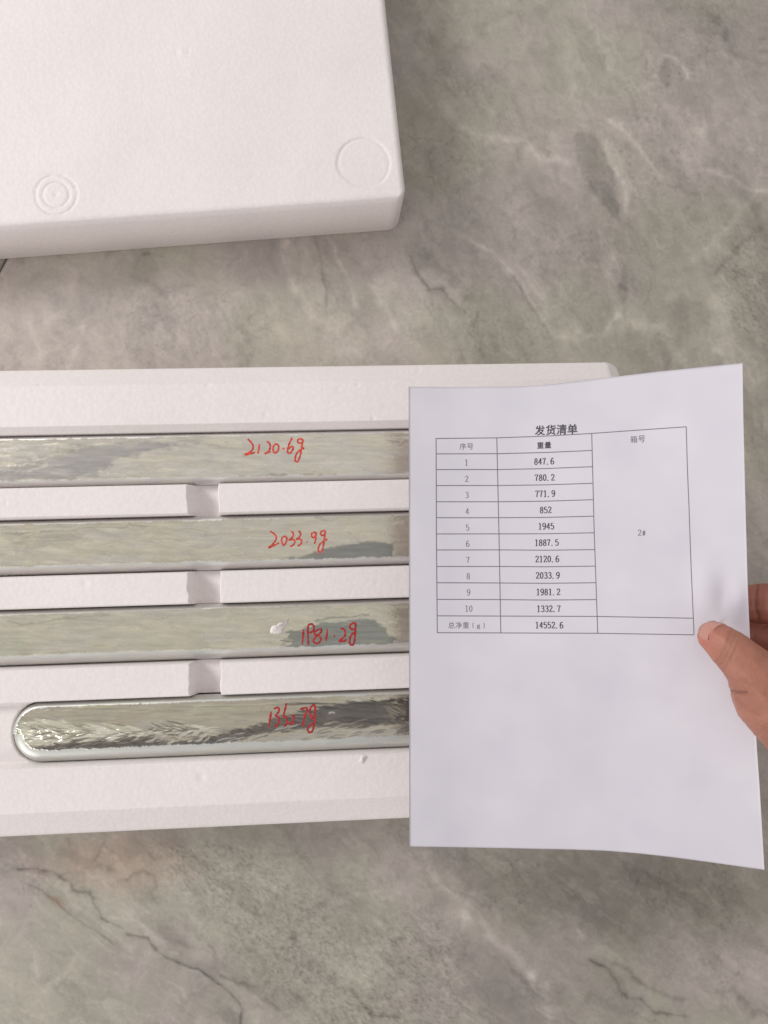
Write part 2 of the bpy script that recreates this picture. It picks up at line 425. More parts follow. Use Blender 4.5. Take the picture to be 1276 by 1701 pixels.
def ty(py, z=HT, px=340): return float(to_t(at_z(px, py, z))[1])
def tx(px, py, z=HT): return float(to_t(at_z(px, py, z))[0])
Y_BACK, Y_BACKRIM = ty(611.5, HT - .007), ty(638)
Y_FRONT, Y_FRONTRIM = ty(1375.5, HT - .008), ty(1337.5)
CH = [(ty(704.5), ty(803)), (ty(853.5), ty(949.5)), (ty(1002.8), ty(1101.5)), (ty(1155.6), ty(1265.5))]   # (back edge, front edge)
X_R = tx(1038, 640); X_L = -0.62
BAR4_TIP = tx(25, 1220, HT - .0115)
BAR_END = tx(940, 900)
NOTCH = (tx(311, 830), tx(363, 830))
NOTCH2 = (tx(311, 830) - .27, tx(363, 830) - .27)
NOTCHES = [NOTCH, NOTCH2, (NOTCH[0] + .215, NOTCH[1] + .215)]
B4Y0, B4Y1 = ty(1253.5, HT - .0115), ty(1156.5, HT - .004)
B4C, B4H = (B4Y0 + B4Y1) / 2, (B4Y1 - B4Y0) / 2
CH[0] = (CH[0][0] - .0036, CH[0][1])
def capsule(x, y, xa, xb, yc, hw, r=None):                # signed distance, negative inside
    r = hw if r is None else r
    cx, hx = (xa + xb) / 2, (xb - xa) / 2
    dx = np.abs(x - cx) - (hx - r); dy = np.abs(y - yc) - (hw - r)
    return np.hypot(np.maximum(dx, 0), np.maximum(dy, 0)) + np.minimum(np.maximum(dx, dy), 0) - r
Rd = np.random.default_rng(4)
DENTS = [(Rd.uniform(-.33, .14), Rd.uniform(Y_FRONT, Y_BACK), Rd.uniform(.0008, .0022), Rd.uniform(.0002, .0006)) for _ in range(60)]
def tray_z(x, y):
    z = np.full(x.shape, HT)
    lin = lambda a, b, v: np.clip((v - a) / (b - a), 0, 1)
    z -= .008 * lin(Y_BACKRIM, Y_BACK, y)                   # sloping outer band, back and front
    z -= .011 * lin(Y_FRONTRIM, Y_FRONT, y)
    z -= .008 * lin(X_R - .010, X_R, x)
    for k, (yb, yf) in enumerate(CH):
        yc, hw = (yb + yf) / 2, (yb - yf) / 2
        if k < 3: d = capsule(x, y, -.56, BAR_END + .006, yc, hw, .012)
        else:
            d = capsule(x, y, BAR4_TIP - .0006, BAR_END + .006, B4C, B4H + .0006, B4H + .0006)
            d2 = capsule(x, y, -.56, BAR_END + .006, yc, hw, .006)
            z = z - .0085 * sstep(.0002, -.0036, d2)
        prof = .0010 * sstep(.0012, 0, d) + .030 * sstep(.0003, -.0014, d)
        if k == 0:
            db = capsule(x, y, -.56, BAR_END + .006, yc + .0018, hw + .0018, .012)
            prof = np.maximum(prof, np.where(y > yc, .0065 * lin(.0004, -.0034, db), 0))
        z = z - prof
    inner = sstep(CH[0][0] + 0, CH[0][0] - .001, y) * sstep(CH[3][1], CH[3][1] + .001, y)
    # notches only cut the three dividers
    for a, b in NOTCHES:
        a = a + .0011 * fbm(y / .012, y * 0 + a, 75, 3) + .0006 * fbm(y / .003, x / .004, 76, 2); b = b + .0012 * fbm(y / .010, y * 0 + b, 77, 3)
        m = sstep(a - .0002, a + .0046, x) * sstep(b + .0004, b - .0024, x)
        band = sstep(CH[0][1] - .004, CH[0][1] - .001, y + 0) * 0
        m2 = ((y < (CH[0][0] + CH[0][1]) / 2) & (y > (CH[3][0] + CH[3][1]) / 2)).astype(float)
        zn = HT - .0175 * m * m2 - .0012 * np.sin(np.clip((x - a) / (b - a), 0, 1) * 3.14)
        z = np.where(m * m2 > .001, np.minimum(z, zn), z)
    wob = .00022 * fbm(x / .05, y / .012, 71, 3) + .00006 * fbm(x / .004, y / .004, 72, 2)
    dents = 0
    if x.size > 10:
        dents = np.zeros(x.shape)
        for dx_, dy_, rr_, dp_ in DENTS:
            i0, i1 = np.searchsorted(x[:, 0], (dx_ - .007, dx_ + .007)); j0, j1 = np.searchsorted(y[0], (dy_ - .007, dy_ + .007)); q_ = (slice(i0, i1), slice(j0, j1))
            dents[q_] += dp_ * np.exp(-((x[q_] - dx_) ** 2 + (y[q_] - dy_) ** 2) / rr_ ** 2)
    return z + wob - dents
def lines(a, b, step, edges, fine, halo):
    v = list(np.arange(a, b, step)) + [b]
    for e in edges: v += list(np.arange(max(a, e - halo), min(b, e + halo), fine))
    v = np.unique(np.round(np.array(v), 6))
    keep = [v[0]]
    for q in v[1:]:
        if q - keep[-1] > fine * .6: keep.append(q)
    keep[-1] = b
    return np.array(keep)
yl = lines(Y_FRONT, Y_BACK, .0016, [Y_FRONTRIM, Y_BACKRIM, CH[0][0] + .0036, B4Y0, B4Y1] + [e for c in CH for e in c], .0004, .0046)
xl = np.concatenate([np.arange(X_L, -.34, .012), lines(-.34, .16, .0011, [e for n in NOTCHES[::2] for e in n] + [BAR4_TIP, BAR4_TIP + .009, BAR4_TIP + .017], .0005, .005), lines(.162, X_R, .003, [X_R], .001, .01)])
xl = np.unique(xl)
def rounded_sheet(xl, yl, r, xmin, xmax, ymin, ymax):
    X, Y = np.meshgrid(xl, yl, indexing='ij')
    e = np.minimum(Y - ymin, ymax - Y)
    ins = np.where(e < r, r - np.sqrt(np.maximum(r * r - (r - e) ** 2, 0)), 0)
    xc = (xmin + xmax) / 2
    k = 1 - ins / (xmax - xc)
    wgt = sstep(xmax - .06, xmax, X) + sstep(xmin + .06, xmin, X)
    return xc + (X - xc) * (1 - (1 - k) * wgt), Y
def sheet_object(name, X, Y, Z, mat, parent, conv, foot_z=0.0, inset=0.0015, lip=.002):
    nx, ny = X.shape
    V = np.concatenate([conv(np.stack([X.ravel(), Y.ravel()], 1)), Z.ravel()[:, None]], 1)
    F = grid_faces(nx, ny); b = boundary(nx, ny); k = len(b)
    cx, cy = X.mean(), Y.mean()
    rings = [V]; base = b; allF = [F]; n0 = len(V)
    for out, zz in ((.0007, -.0012), (.0010, -.004), (0.0, None), (-.0026, None)):
        q = np.stack([X.ravel()[b], Y.ravel()[b]], 1)
        tp = np.stack([q[(np.arange(k) + 1) % k][:, i] - q[np.arange(k) - 1][:, i] for i in (0, 1)], 1)
        nrm = np.stack([tp[:, 1], -tp[:, 0]], 1); nrm /= np.linalg.norm(nrm, axis=1)[:, None] + 1e-9
        q2 = q + nrm * out
        if zz is None: zc = np.full(k, foot_z + (.0028 if out == 0.0 else 0.0002))
        else: zc = Z.ravel()[b] + zz
        rings.append(np.concatenate([conv(q2), zc[:, None]], 1))
        new = n0 + np.arange(k); i2 = (np.arange(k) + 1) % k
        allF.append(np.stack([base, new, new[i2], base[i2]], 1)); base = new; n0 += k
    return mesh_obj(name, np.concatenate(rings), np.concatenate(allF), mat, parent)
X, Y = rounded_sheet(xl, yl, .006, X_L, X_R, Y_FRONT, Y_BACK)
Z = tray_z(X, Y)
print('tray verts', X.size)
tray = sheet_object('foam_tray', X, Y, Z, FOAM, None, to_w)
tag(tray, 'white foam packing tray with long channels holding the metal bars', 'foam tray')

# ------------------------------------------------------------------ foam lid
HL = 0.058
A0, A1 = at_z(0, 373, HL), at_z(631, 327.5, HL)
LA = math.atan2(A1[1] - A0[1], A1[0] - A0[0]); cl, sl = math.cos(LA), math.sin(LA)
def l_to_t(P): P = np.asarray(P); return np.stack([P[..., 0] * cl + P[..., 1] * sl, -P[..., 0] * sl + P[..., 1] * cl], -1)
def l_to_w(T): return np.stack([T[..., 0] * cl - T[..., 1] * sl, T[..., 0] * sl + T[..., 1] * cl], -1)
LY0 = l_to_t(A0)[1] - .0012
LX1 = np.mean([l_to_t(at_z(644, 40, HL))[0], l_to_t(at_z(669, 280, HL))[0]]) - .0004
print('lid angle', math.degrees(LA), 'right edge', l_to_t(at_z(640, 0, HL)), l_to_t(at_z(669, 280, HL)))
LX0, LY1 = LX1 - .60, LY0 + .345
r1c = l_to_t(at_z(604, 271, HL)); r2c = l_to_t(at_z(93, 323, HL))
def lid_z(x, y):
    d = np.minimum(np.minimum(x - LX0, LX1 - x), np.minimum(y - LY0, LY1 - y))
    z = HL - .0032 * (1 - np.sqrt(np.clip(1 - np.clip(1 - d / .0045, 0, 1) ** 2, 0, 1)))
    def groove(c, r, wd, dp): return -dp * np.exp(-((np.hypot(x - c[0], y - c[1]) - r) / wd) ** 2)
    ang = np.arctan2(y - r1c[1], x - r1c[0])
    z = z + groove(r1c, .0196, .0007, .0010) * sstep(-.95, -.3, np.sin(ang + .3)) 
    z = z - .0005 * sstep(.0196, .0186, np.hypot(x - r1c[0], y - r1c[1]))
    z = z + groove(r2c, .0150, .0006, .0008) + groove(r2c, .0095, .0006, .0008) - .0006 * np.exp(-(np.hypot(x - r2c[0], y - r2c[1]) / .0015) ** 2)
    g = l_to_t(at_z(302, 86, HL))
    for dx_, am in ((-.004, 1), (0, -.8), (.005, 1.1)):
        z = z - .0006 * am * np.exp(-((x - g[0] - dx_) / .0008) ** 2 - ((y - g[1]) / .0022) ** 2)
    return z + .0003 * fbm(x / .06, y / .06, 81, 3) + .00005 * fbm(x / .005, y / .005, 82, 2)
lx = np.unique(np.concatenate([np.arange(LX0, LX1 - .32, .01), lines(LX1 - .32, LX1, .0012, [LX1], .0005, .005), [LX0]]))
ly = lines(LY0, LY1, .0022, [LY0, LY1], .0005, .005)
ly = np.unique(np.concatenate([ly, np.arange(LY0 + .005, LY0 + .09, .0009)]))
X, Y = rounded_sheet(lx, ly, .010, LX0, LX1, LY0, LY1)
lid = sheet_object('foam_slab', X, Y, lid_z(X, Y), FOAM, None, l_to_w)
tag(lid, 'thick white foam box cover with moulded circles lying on the marble floor', 'foam slab')

# ------------------------------------------------------------------ metal ingots
BT = HT - .0075                                             # top of the bars
def bar_height(k, X, Y, xa, xb, yc, hw, full=True):
    """height and colour for points in tray coordinates"""
    d = -capsule(X, Y, xa, xb, yc, hw, hw if k == 3 else hw * .75)
    W = to_w(np.stack([X, Y], -1)); P = np.concatenate([W, np.full(W.shape[:-1] + (1,), BT)], -1)
    px, py = project(P)
    front = Y < yc
    lipw = np.where(front, [.0048, .0060, .0075, .0095][k], .0035)
    drop = [.012, .012, .0115, .0085][k] * (1 - np.sqrt(np.clip(1 - np.clip(1 - d / lipw, 0, 1) ** 2, 0, 1)))
    z = BT + (.0045 if k == 3 else 0) - drop
    jag = .0011 * fbm(px / 16, np.zeros_like(px) + k * 7.3, 5, 4, .6) + .0005 * fbm(px / 3, px * 0 + k, 6, 2)
    top = sstep(-.00045, .00045, d - lipw - jag)            # 1 on the rough top, 0 on the smooth side
    ridge = np.exp(-((d - lipw - jag - .0002) / .0006) ** 2) * front
    wrp = fbm(px / 60, py / 20, 91 + k, 3)
    st = fbm(px / 130 + wrp * .5, py / 6.5 + wrp * .8, 101 + k, 5, .6)
    st2 = fbm((px + py) / 48 + wrp * .6, (py - px * .035) / 3.0 + wrp * .5, 121 + k, 3)
    ter = fbm(px / 150 + wrp * .35, py / 34 + wrp * .5, 111 + k, 4, .5) * 5
    fr = ter - np.floor(ter); tz = np.floor(ter) + sstep(.0, .16, fr)
    edge = np.exp(-(fr / .07) ** 2)
    h = .00045 * st + .00030 * tz + .0004 * ridge + .0009 * edge * .25
    amp = [.16, .18, .20, .42][k]
    khaki = np.array([[.89, .84, .725], [.82, .775, .645], [.81, .77, .63], [.66, .61, .49]][k])
    side = np.array([[.78, .77, .75], [.78, .77, .75], [.76, .76, .73], [.68, .69, .65]][k])
    tone = 1 + .085 * st + .05 * st2 - .045 * (np.floor(ter) % 2) + .10 * edge - .08 * np.exp(-((fr - .12) / .06) ** 2)
    col = khaki * tone[..., None]
    hue = fbm(px / 45, py / 14, 131 + k, 3)
    col = col * (1 + hue[..., None] * np.array([.02, 0.01, -.07]))
    def blend(m, c): 
        nonlocal col
        col = col * (1 - m[..., None]) + np.array(c) * m[..., None] * (1 + .16 * st[..., None] + .12 * st2[..., None])
    w1 = 5 * wrp + 5 * fbm(px / 9, py / 5, 141 + k, 3); 
    if k == 0:
        m = sstep(5, -5, sdpoly(px + w1 * 2, py + w1, [(-60, 788), (20, 772), (75, 760), (105, 748), (150, 738), (215, 734), (330, 732), (260, 748), (190, 762), (160, 792), (60, 796), (-60, 798)]))
        blend(m * .75, (.55, .53, .52))
        e = np.exp(-(dseg(px + w1, py + w1 * .7, [(30, 776), (70, 765), (105, 752), (140, 743), (165, 738), (215, 737), (270, 734)]) / 1.6) ** 2)
        blend(e * .8, (.80, .77, .62)); h = h + .0004 * e
        e = np.exp(-(dseg(px + w1, py + w1 * .7, [(45, 783), (62, 776), (78, 770)]) / 1.5) ** 2); blend(e * .8, (.85, .82, .74))
        e = np.exp(-(dseg(px + w1, py + w1 * .6, [(360, 794), (440, 790), (560, 789)]) / 1.4) ** 2); blend(e * .5, (.38, .36, .31))
        e = np.exp(-(dseg(px + w1, py + w1 * .6, [(640, 730), (660, 733)]) / 1.8) ** 2); blend(e * .5, (.42, .40, .33))
    if k == 1:
        m = sstep(6, -4, sdpoly(px + w1 * 1.5, py + w1, [(20, 900), (60, 888), (130, 890), (110, 905), (60, 915), (20, 915)]))
        blend(m * .35, (.45, .43, .37))
        m = sstep(3, -3, sdpoly(px + w1 * 1.2, py + w1 * .6, [(480, 926), (520, 916), (560, 905), (600, 900), (660, 905), (650, 925), (600, 934), (520, 937), (470, 932)]))
        blend(m * .8, (.28, .30, .29))  # dark reflection painted into the metal colour
        e = np.exp(-(dseg(px + w1, py + w1 * .6, [(10, 886), (60, 884), (110, 882), (170, 875), (260, 873)]) / 1.3) ** 2); blend(e * .45, (.40, .38, .32))
    if k == 2:
        m = sstep(3, -2, sdpoly(px + w1 * 1.6 + 7 * st2, py + w1 * .5 + 2 * st2, [(480, 1052), (510, 1045), (530, 1032), (575, 1032), (600, 1028), (625, 1030), (640, 1045), (652, 1062), (640, 1075), (580, 1076), (520, 1078), (470, 1074), (478, 1062)]))
        blend(m * (.80 + .25 * st2).clip(0, .93), (.29, .32, .30))  # mirrored dark surroundings, painted as slate metal colour
        e = np.exp(-(dseg(px + w1, py + w1 * .4, [(522, 1032), (540, 1026), (575, 1025), (612, 1021)]) / 1.5) ** 2); blend(e * .7, (.33, .34, .28))
        e = np.exp(-(dseg(px + w1, py + w1 * .4, [(532, 1031), (560, 1032), (590, 1028), (630, 1027)]) / 1.3) ** 2); blend(e * .7, (.72, .72, .58)); h = h + .0004 * e
        e = np.exp(-(dseg(px + w1, py + w1 * .6, [(465, 1080), (475, 1062), (490, 1050), (510, 1042)]) / 1.8) ** 2); blend(e * .5, (.38, .37, .30))
        m = sstep(6, -4, sdpoly(px + w1 * 2, py + w1, [(-40, 1066), (40, 1066), (55, 1085), (-40, 1090)])); blend(m * .35, (.66, .70, .57))
        e = np.exp(-(dseg(px + w1, py + w1 * .6, [(15, 1033), (40, 1038), (90, 1030), (180, 1022)]) / 2.2) ** 2); blend(e * .4, (.42, .40, .32))
    if k == 3:
        # feathery crystals: streaks fan out along the bar
        q = (py - 1215) / 40; fan = fbm((px + 40 * q * q) / 30, (py + px * .22 * np.sign(q)) / 2.6, 151, 4, .6)
        fan2 = fbm((px * .5 + py) / 14, (py - px * .45) / 2.4, 152, 3, .6)
        w2 = w1 + 7 * fan
        br = sstep(2.5, -2.5, sdpoly(px + w2 * 1.8, py + w2 * .55, [(34, 1200), (60, 1196), (110, 1194), (135, 1205), (150, 1200), (185, 1202), (240, 1203), (300, 1198), (325, 1203), (270, 1210), (255, 1222), (235, 1224), (215, 1213), (170, 1217), (120, 1228), (80, 1238), (45, 1232), (34, 1218)]))
        br = br * sstep(-.45, .05, fan + .35 * np.clip((150 - px) / 120, -1, 1))
        dk = sstep(2.5, -2.5, sdpoly(px + w2 * 1.2, py + w2 * .45, [(55, 1241), (95, 1234), (140, 1224), (180, 1217), (225, 1218), (285, 1229), (330, 1226), (370, 1216), (420, 1205), (470, 1185), (520, 1176), (575, 1162), (630, 1160), (665, 1158), (760, 1156), (760, 1192), (660, 1200), (600, 1208), (520, 1206), (450, 1216), (390, 1230), (340, 1238), (200, 1246), (60, 1250)]))  # dk masks: reflections of dark surroundings painted into the metal colour
        dk2 = sstep(3, -3, sdpoly(px + w2 * 1.2, py + w2 * .4, [(275, 1241), (300, 1232), (345, 1230), (380, 1226), (370, 1238), (300, 1246)]))
        dk3 = sstep(4, -4, sdpoly(px + w1, py + w1 * .4, [(565, 1168), (600, 1164), (636, 1163), (645, 1180), (620, 1200), (560, 1198)]))
        lt = sstep(2, -2, sdpoly(px + w2, py + w2 * .4, [(370, 1245), (430, 1222), (520, 1210), (620, 1212), (680, 1206), (680, 1235), (500, 1240)])) * sstep(-.3, .2, fan2)
        kh = sstep(4, -4, sdpoly(px + w1, py + w1, [(640, 1172), (672, 1170), (676, 1192), (650, 1196)]))
        blend(br * .95, (.93, .91, .74)); blend(dk * (.80 + .15 * sstep(-.1, .4, fan2)), (.155, .138, .13))
        blend(dk2 * .8, (.17, .19, .185)); blend(dk3 * .7, (.19, .175, .17)); blend(lt * .7, (.60, .58, .56)); blend(kh * .7, (.46, .45, .34))
        h = h + br * (.0012 * fbm(px / 16, py / 9, 161, 2) + .00015 * fbm(px / 6, py / 3.5, 162, 2))
        strk = sstep(.35, .6, fan2) * dk * sstep(330, 120, px); blend(strk * .5, (.55, .53, .45))
        tipm = sstep(.012, .002, X - xa); blend(tipm * .55 * (.6 + .6 * fan), (.30, .36, .29))
        h = h + .00055 * fan * np.clip(br + dk * .6 + lt * .5, 0, 1) + .0003 * fan2 * (dk + lt).clip(0, 1)
        e = np.exp(-(dseg(px, py, [(548, 1182), (552, 1181), (555, 1182)]) / 1.6) ** 2); blend(e, (.95, .95, .93))
    for kind, mask_, cc, pts, wd, hh in (STROKES if px.size > 10 else []):
            a_ = np.array(pts); m = (px > a_[:, 0].min() - 6) & (px < a_[:, 0].max() + 6) & (py > a_[:, 1].min() - 6) & (py < a_[:, 1].max() + 6)
            if not m.any(): continue
            dd = dseg(px[m], py[m], pts); L_ = np.hypot(*(a_[-1] - a_[0])) + 1e-6
            tt = np.clip(((px[m] - a_[0, 0]) * (a_[-1, 0] - a_[0, 0]) + (py[m] - a_[0, 1]) * (a_[-1, 1] - a_[0, 1])) / L_ ** 2, 0, 1)
            e = np.exp(-(dd / (wd * (.35 + .65 * np.sin(tt * 3.14)) + .2)) ** 2) * (sstep(0, .2, tt) * .5 + .5)
            col[m] = col[m] * (1 - mask_ * e[:, None]) + np.array(cc) * mask_ * e[:, None]
            h[m] += hh * e
    if k < 3:
        bk = np.exp(-((yc + hw - Y) / .0036) ** 2) * (.7 + .3 * st); blend((bk * .45).clip(0, 1), (.50, .47, .40))  # shade under the channel's back wall painted along the bar edge
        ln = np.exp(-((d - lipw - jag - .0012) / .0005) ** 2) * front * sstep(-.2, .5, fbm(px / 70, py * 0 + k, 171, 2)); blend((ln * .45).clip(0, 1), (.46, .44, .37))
        fk = fbm(px / 80 + wrp, py / 10 + k, 172 + k, 3); e = np.exp(-((fk - .12) / .018) ** 2) * sstep(-.1, .4, fbm(px / 120, py / 40, 175 + k, 2)); blend((e * .35).clip(0, 1), (.52, .49, .41))
        e = np.exp(-((fk - .16) / .02) ** 2) * sstep(-.1, .4, fbm(px / 120, py / 40, 175 + k, 2)); blend((e * .3).clip(0, 1), (.97, .93, .80))
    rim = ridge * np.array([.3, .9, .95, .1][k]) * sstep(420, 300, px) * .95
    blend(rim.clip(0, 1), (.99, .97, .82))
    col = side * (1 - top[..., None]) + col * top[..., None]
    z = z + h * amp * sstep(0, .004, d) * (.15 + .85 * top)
    return z, np.clip(col, .03, .97), top

STROKES = []
def strokes4():
    R = np.random.default_rng(21)
    def axis(x): return np.interp(x, [30, 120, 200, 280, 340, 420, 560, 680], [1216, 1219, 1216, 1211, 1212, 1200, 1185, 1180])
    def add(x, y, ang, L, c, wd, mk, hh):
        pts = [(x + L * t * math.cos(ang), y + L * t * math.sin(ang) * (1 - .45 * t) + R.normal() * .5) for t in np.linspace(0, 1, 5)]
        STROKES.append((0, mk, c, pts, wd, hh))
    for _ in range(150):                                      # bright feather left of the notch
        x = R.uniform(35, 215) if R.random() < .72 else R.uniform(200, 330); a0 = axis(x)
        y = a0 + R.uniform(-17, 14) * (1 if x < 190 else .6); up = y < a0
        ang = (R.uniform(.22, .50) if up else R.uniform(-.38, -.14)); L = R.uniform(14, 48)
        add(x, y, ang, L, (.97, .95, .80) if R.random() < .7 else (.80, .77, .62), R.uniform(.7, 1.7), .9, .00028)
    for _ in range(75):
        x = R.uniform(35, 330); a0 = axis(x); y = a0 + R.uniform(-19, 14); up = y < a0
        ang = (R.uniform(.2, .5) if up else R.uniform(-.40, -.12)); L = R.uniform(12, 42)
        add(x, y, ang, L, (.24, .225, .18) if R.random() < .6 else (.42, .40, .31), R.uniform(.4, 1.0), .9, -.00012)
    for _ in range(45):                                       # facets hanging under the feather
        x = R.uniform(215, 360); y = R.uniform(1206, 1228); add(x, y, R.uniform(2.2, 2.75), R.uniform(8, 20), (.90, .87, .76) if R.random() < .6 else (.25, .22, .2), R.uniform(.8, 1.8), .8, .0001)
    for _ in range(36):                                       # pale needles in the dark band
        x = R.uniform(90, 300); y = np.interp(x, [60, 230, 330], [1243, 1228, 1234]) + R.uniform(-6, 6)
        add(x, y, R.uniform(-.55, -.15), R.uniform(8, 26), (.50, .47, .42) if R.random() < .6 else (.12, .11, .1), R.uniform(.35, .8), .7, .00008)
    for _ in range(150):                                      # slanting needles towards the right
        x = R.uniform(350, 680); y = np.interp(x, [350, 450, 680], [1236, 1216, 1206]) + R.uniform(-10, 26)
        add(x, y, R.uniform(-.60, -.22), R.uniform(12, 38), [(.70, .68, .64), (.62, .60, .50), (.22, .2, .19), (.33, .31, .28)][R.integers(4)], R.uniform(.4, 1.1), .75, .00008)
    for _ in range(90):                                       # long soft streaks in the olive part
        x = R.uniform(60, 470); y = np.interp(x, [60, 470], [1180, 1165]) + R.uniform(-14, 22)
        add(x, y, R.uniform(-.10, .03), R.uniform(40, 110), [(.78, .76, .60), (.48, .44, .37), (.66, .58, .50), (.70, .70, .48)][R.integers(4)], R.uniform(.6, 1.6), .5, .00004)
    for _ in range(40):
        x = R.uniform(470, 660); y = R.uniform(1166, 1200)
        add(x, y, R.uniform(-.12, .10), R.uniform(20, 60), [(.12, .11, .11), (.30, .28, .26), (.24, .25, .24)][R.integers(3)], R.uniform(.5, 1.6), .6, .00004)
    for _ in range(26):
        x = R.uniform(570, 690); y = R.uniform(1157, 1166)
        add(x, y, R.uniform(.2, .45), R.uniform(6, 16), (.80, .80, .62) if R.random() < .5 else (.13, .13, .11), R.uniform(.4, 1.0), .8, .0001)
strokes4()
BARS = []
def ingot(k, label):
    yb, yf = CH[k]; yb -= .0006; yf += [.0008, .0010, .0012, .0014][k]
    if k == 3: yf = B4Y0; yb = B4Y1 - .0002
    yc, hw = (yb + yf) / 2, (yb - yf) / 2
    xa = [-.545, -.54, -.55, BAR4_TIP][k]; xb = BAR_END
    r = hw if k == 3 else hw * .75
    def halfw(x):
        e = np.minimum(x - xa, xb - x)
        return np.where(e < r, hw - r + np.sqrt(np.maximum(r * r - (r - np.clip(e, 0, r)) ** 2, 0)), hw)
    xs = np.concatenate([xa + r * (1 - np.cos(np.linspace(0.02, math.pi / 2, 60))) * .98,
                         np.arange(max(xa + r, -.30), .05, .00062 if k < 3 else .00045), xb - r + r * np.sin(np.linspace(0, math.pi / 2 - .02, 30))])
    if k < 3: xs = np.concatenate([xs, np.linspace(xa + r, -.30, 30)])
    xs = np.concatenate([xs, np.linspace(.05, xb - r, 20)]); xs = np.unique(xs)
    u = np.linspace(-1, 1, 104 if k < 3 else 150); t = u * .62 + .38 * np.sin(u * math.pi / 2)
    Xg = np.repeat(xs[:, None], len(t), 1); Yg = yc + halfw(xs)[:, None] * t[None, :]
    z, col, topm = bar_height(k, Xg, Yg, xa, xb, yc, hw)
    nx, ny = Xg.shape
    V = np.concatenate([to_w(np.stack([Xg.ravel(), Yg.ravel()], 1)), z.ravel()[:, None]], 1)
    F = [grid_faces(nx, ny)]; b = boundary(nx, ny); kk = len(b); n0 = len(V); base = b; rings = [V]; cols = [col.reshape(-1, 3)]; alphas = [topm.ravel()]
    bx, by = Xg.ravel()[b], Yg.ravel()[b]; xm = (xa + xb) / 2
    for s, zz in ((1.0, .036 if k < 3 else .040), (.9, .029), (.62, .0245), (.3, .0235), (0.02, .0233)):
        in_ = (1 - s) * hw
        X2 = np.clip(bx, xa + in_, xb - in_) if s > .05 else np.clip(bx, xa + hw * .98, xb - hw * .98)
        Y2 = yc + (by - yc) * s
        rings.append(np.concatenate([to_w(np.stack([X2, Y2], 1)), np.full((kk, 1), zz)], 1))
        new = n0 + np.arange(kk); i2 = (np.arange(kk) + 1) % kk
        F.append(np.stack([base, new, new[i2], base[i2]], 1)); base = new; n0 += kk
        cols.append(np.tile([.66, .65, .62], (kk, 1))); alphas.append(np.zeros(kk))
    loc = to_w(np.array([(max(xa, -.25)), yc]))
    root = empty('metal_ingot', (float(loc[0]), float(loc[1]), .0235))
    tag(root, label, 'ingot', 'metal ingots lying in the foam tray')
    o = mesh_obj('ingot_body', np.concatenate(rings), np.concatenate(F), METAL, root)
    set_attr(o.data, 'tone', np.concatenate(cols), np.concatenate(alphas))
    def surf(px, py):                                        # point of the bar's surface seen at a pixel
        z = BT + (.0045 if k == 3 else 0)
        for _ in range(3):
            P = at_z(px, py, z); T = to_t(P)
            zz, _c, _t = bar_height(k, np.array([T[0]]), np.array([T[1]]), xa, xb, yc, hw)
            z = float(zz[0])
        return at_z(px, py, z)
    BARS.append((root, surf))
    return root, surf

def smooth_poly(pts, n=5):
    p = [np.array(q, float) for q in pts]
    if len(p) < 3: return [p[0] + (p[-1] - p[0]) * i / 4 for i in range(5)]
    out = []
    for i in range(len(p) - 1):
        a = p[max(i - 1, 0)]; b = p[i]; c = p[i + 1]; d = p[min(i + 2, len(p) - 1)]
        for j in range(n):
            t = j / n
            out.append(.5 * ((2 * b) + (-a + c) * t + (2 * a - 5 * b + 4 * c - d) * t * t + (-a + 3 * b - 3 * c + d) * t ** 3))
    out.append(p[-1]); return out
def stroke_mesh(V, F, pts, wd, place, lift, seedv=0, close=False):
    """ribbon in pixel units laid on a surface, slightly raised; wd = half width"""
    pts = smooth_poly(pts); n = len(pts); base = len(V)
    for i, q in enumerate(pts):
        t = pts[min(i + 1, n - 1)] - pts[max(i - 1, 0)]; L = np.linalg.norm(t) + 1e-9; nn = np.array([-t[1], t[0]]) / L
        f = 1 + .22 * math.sin(i * 1.7 + seedv) ; 
        if i in (0, n - 1): f *= .55
        for s in (-1, 0, 1):
            r = q + nn * wd * f * s
            P = place(r[0], r[1]); 
            tc = CAM - P; tc = tc / np.linalg.norm(tc)
            V.append(P + tc * (lift if s == 0 else lift * .45))
        if i:
            b0 = base + 3 * (i - 1); F += [(b0, b0 + 1, b0 + 4, b0 + 3), (b0 + 1, b0 + 2, b0 + 5, b0 + 4)]
def zs(strokes, sc_, off): return [[(off[0] + x / sc_, off[1] + y / sc_) for x, y in s] for s in strokes]
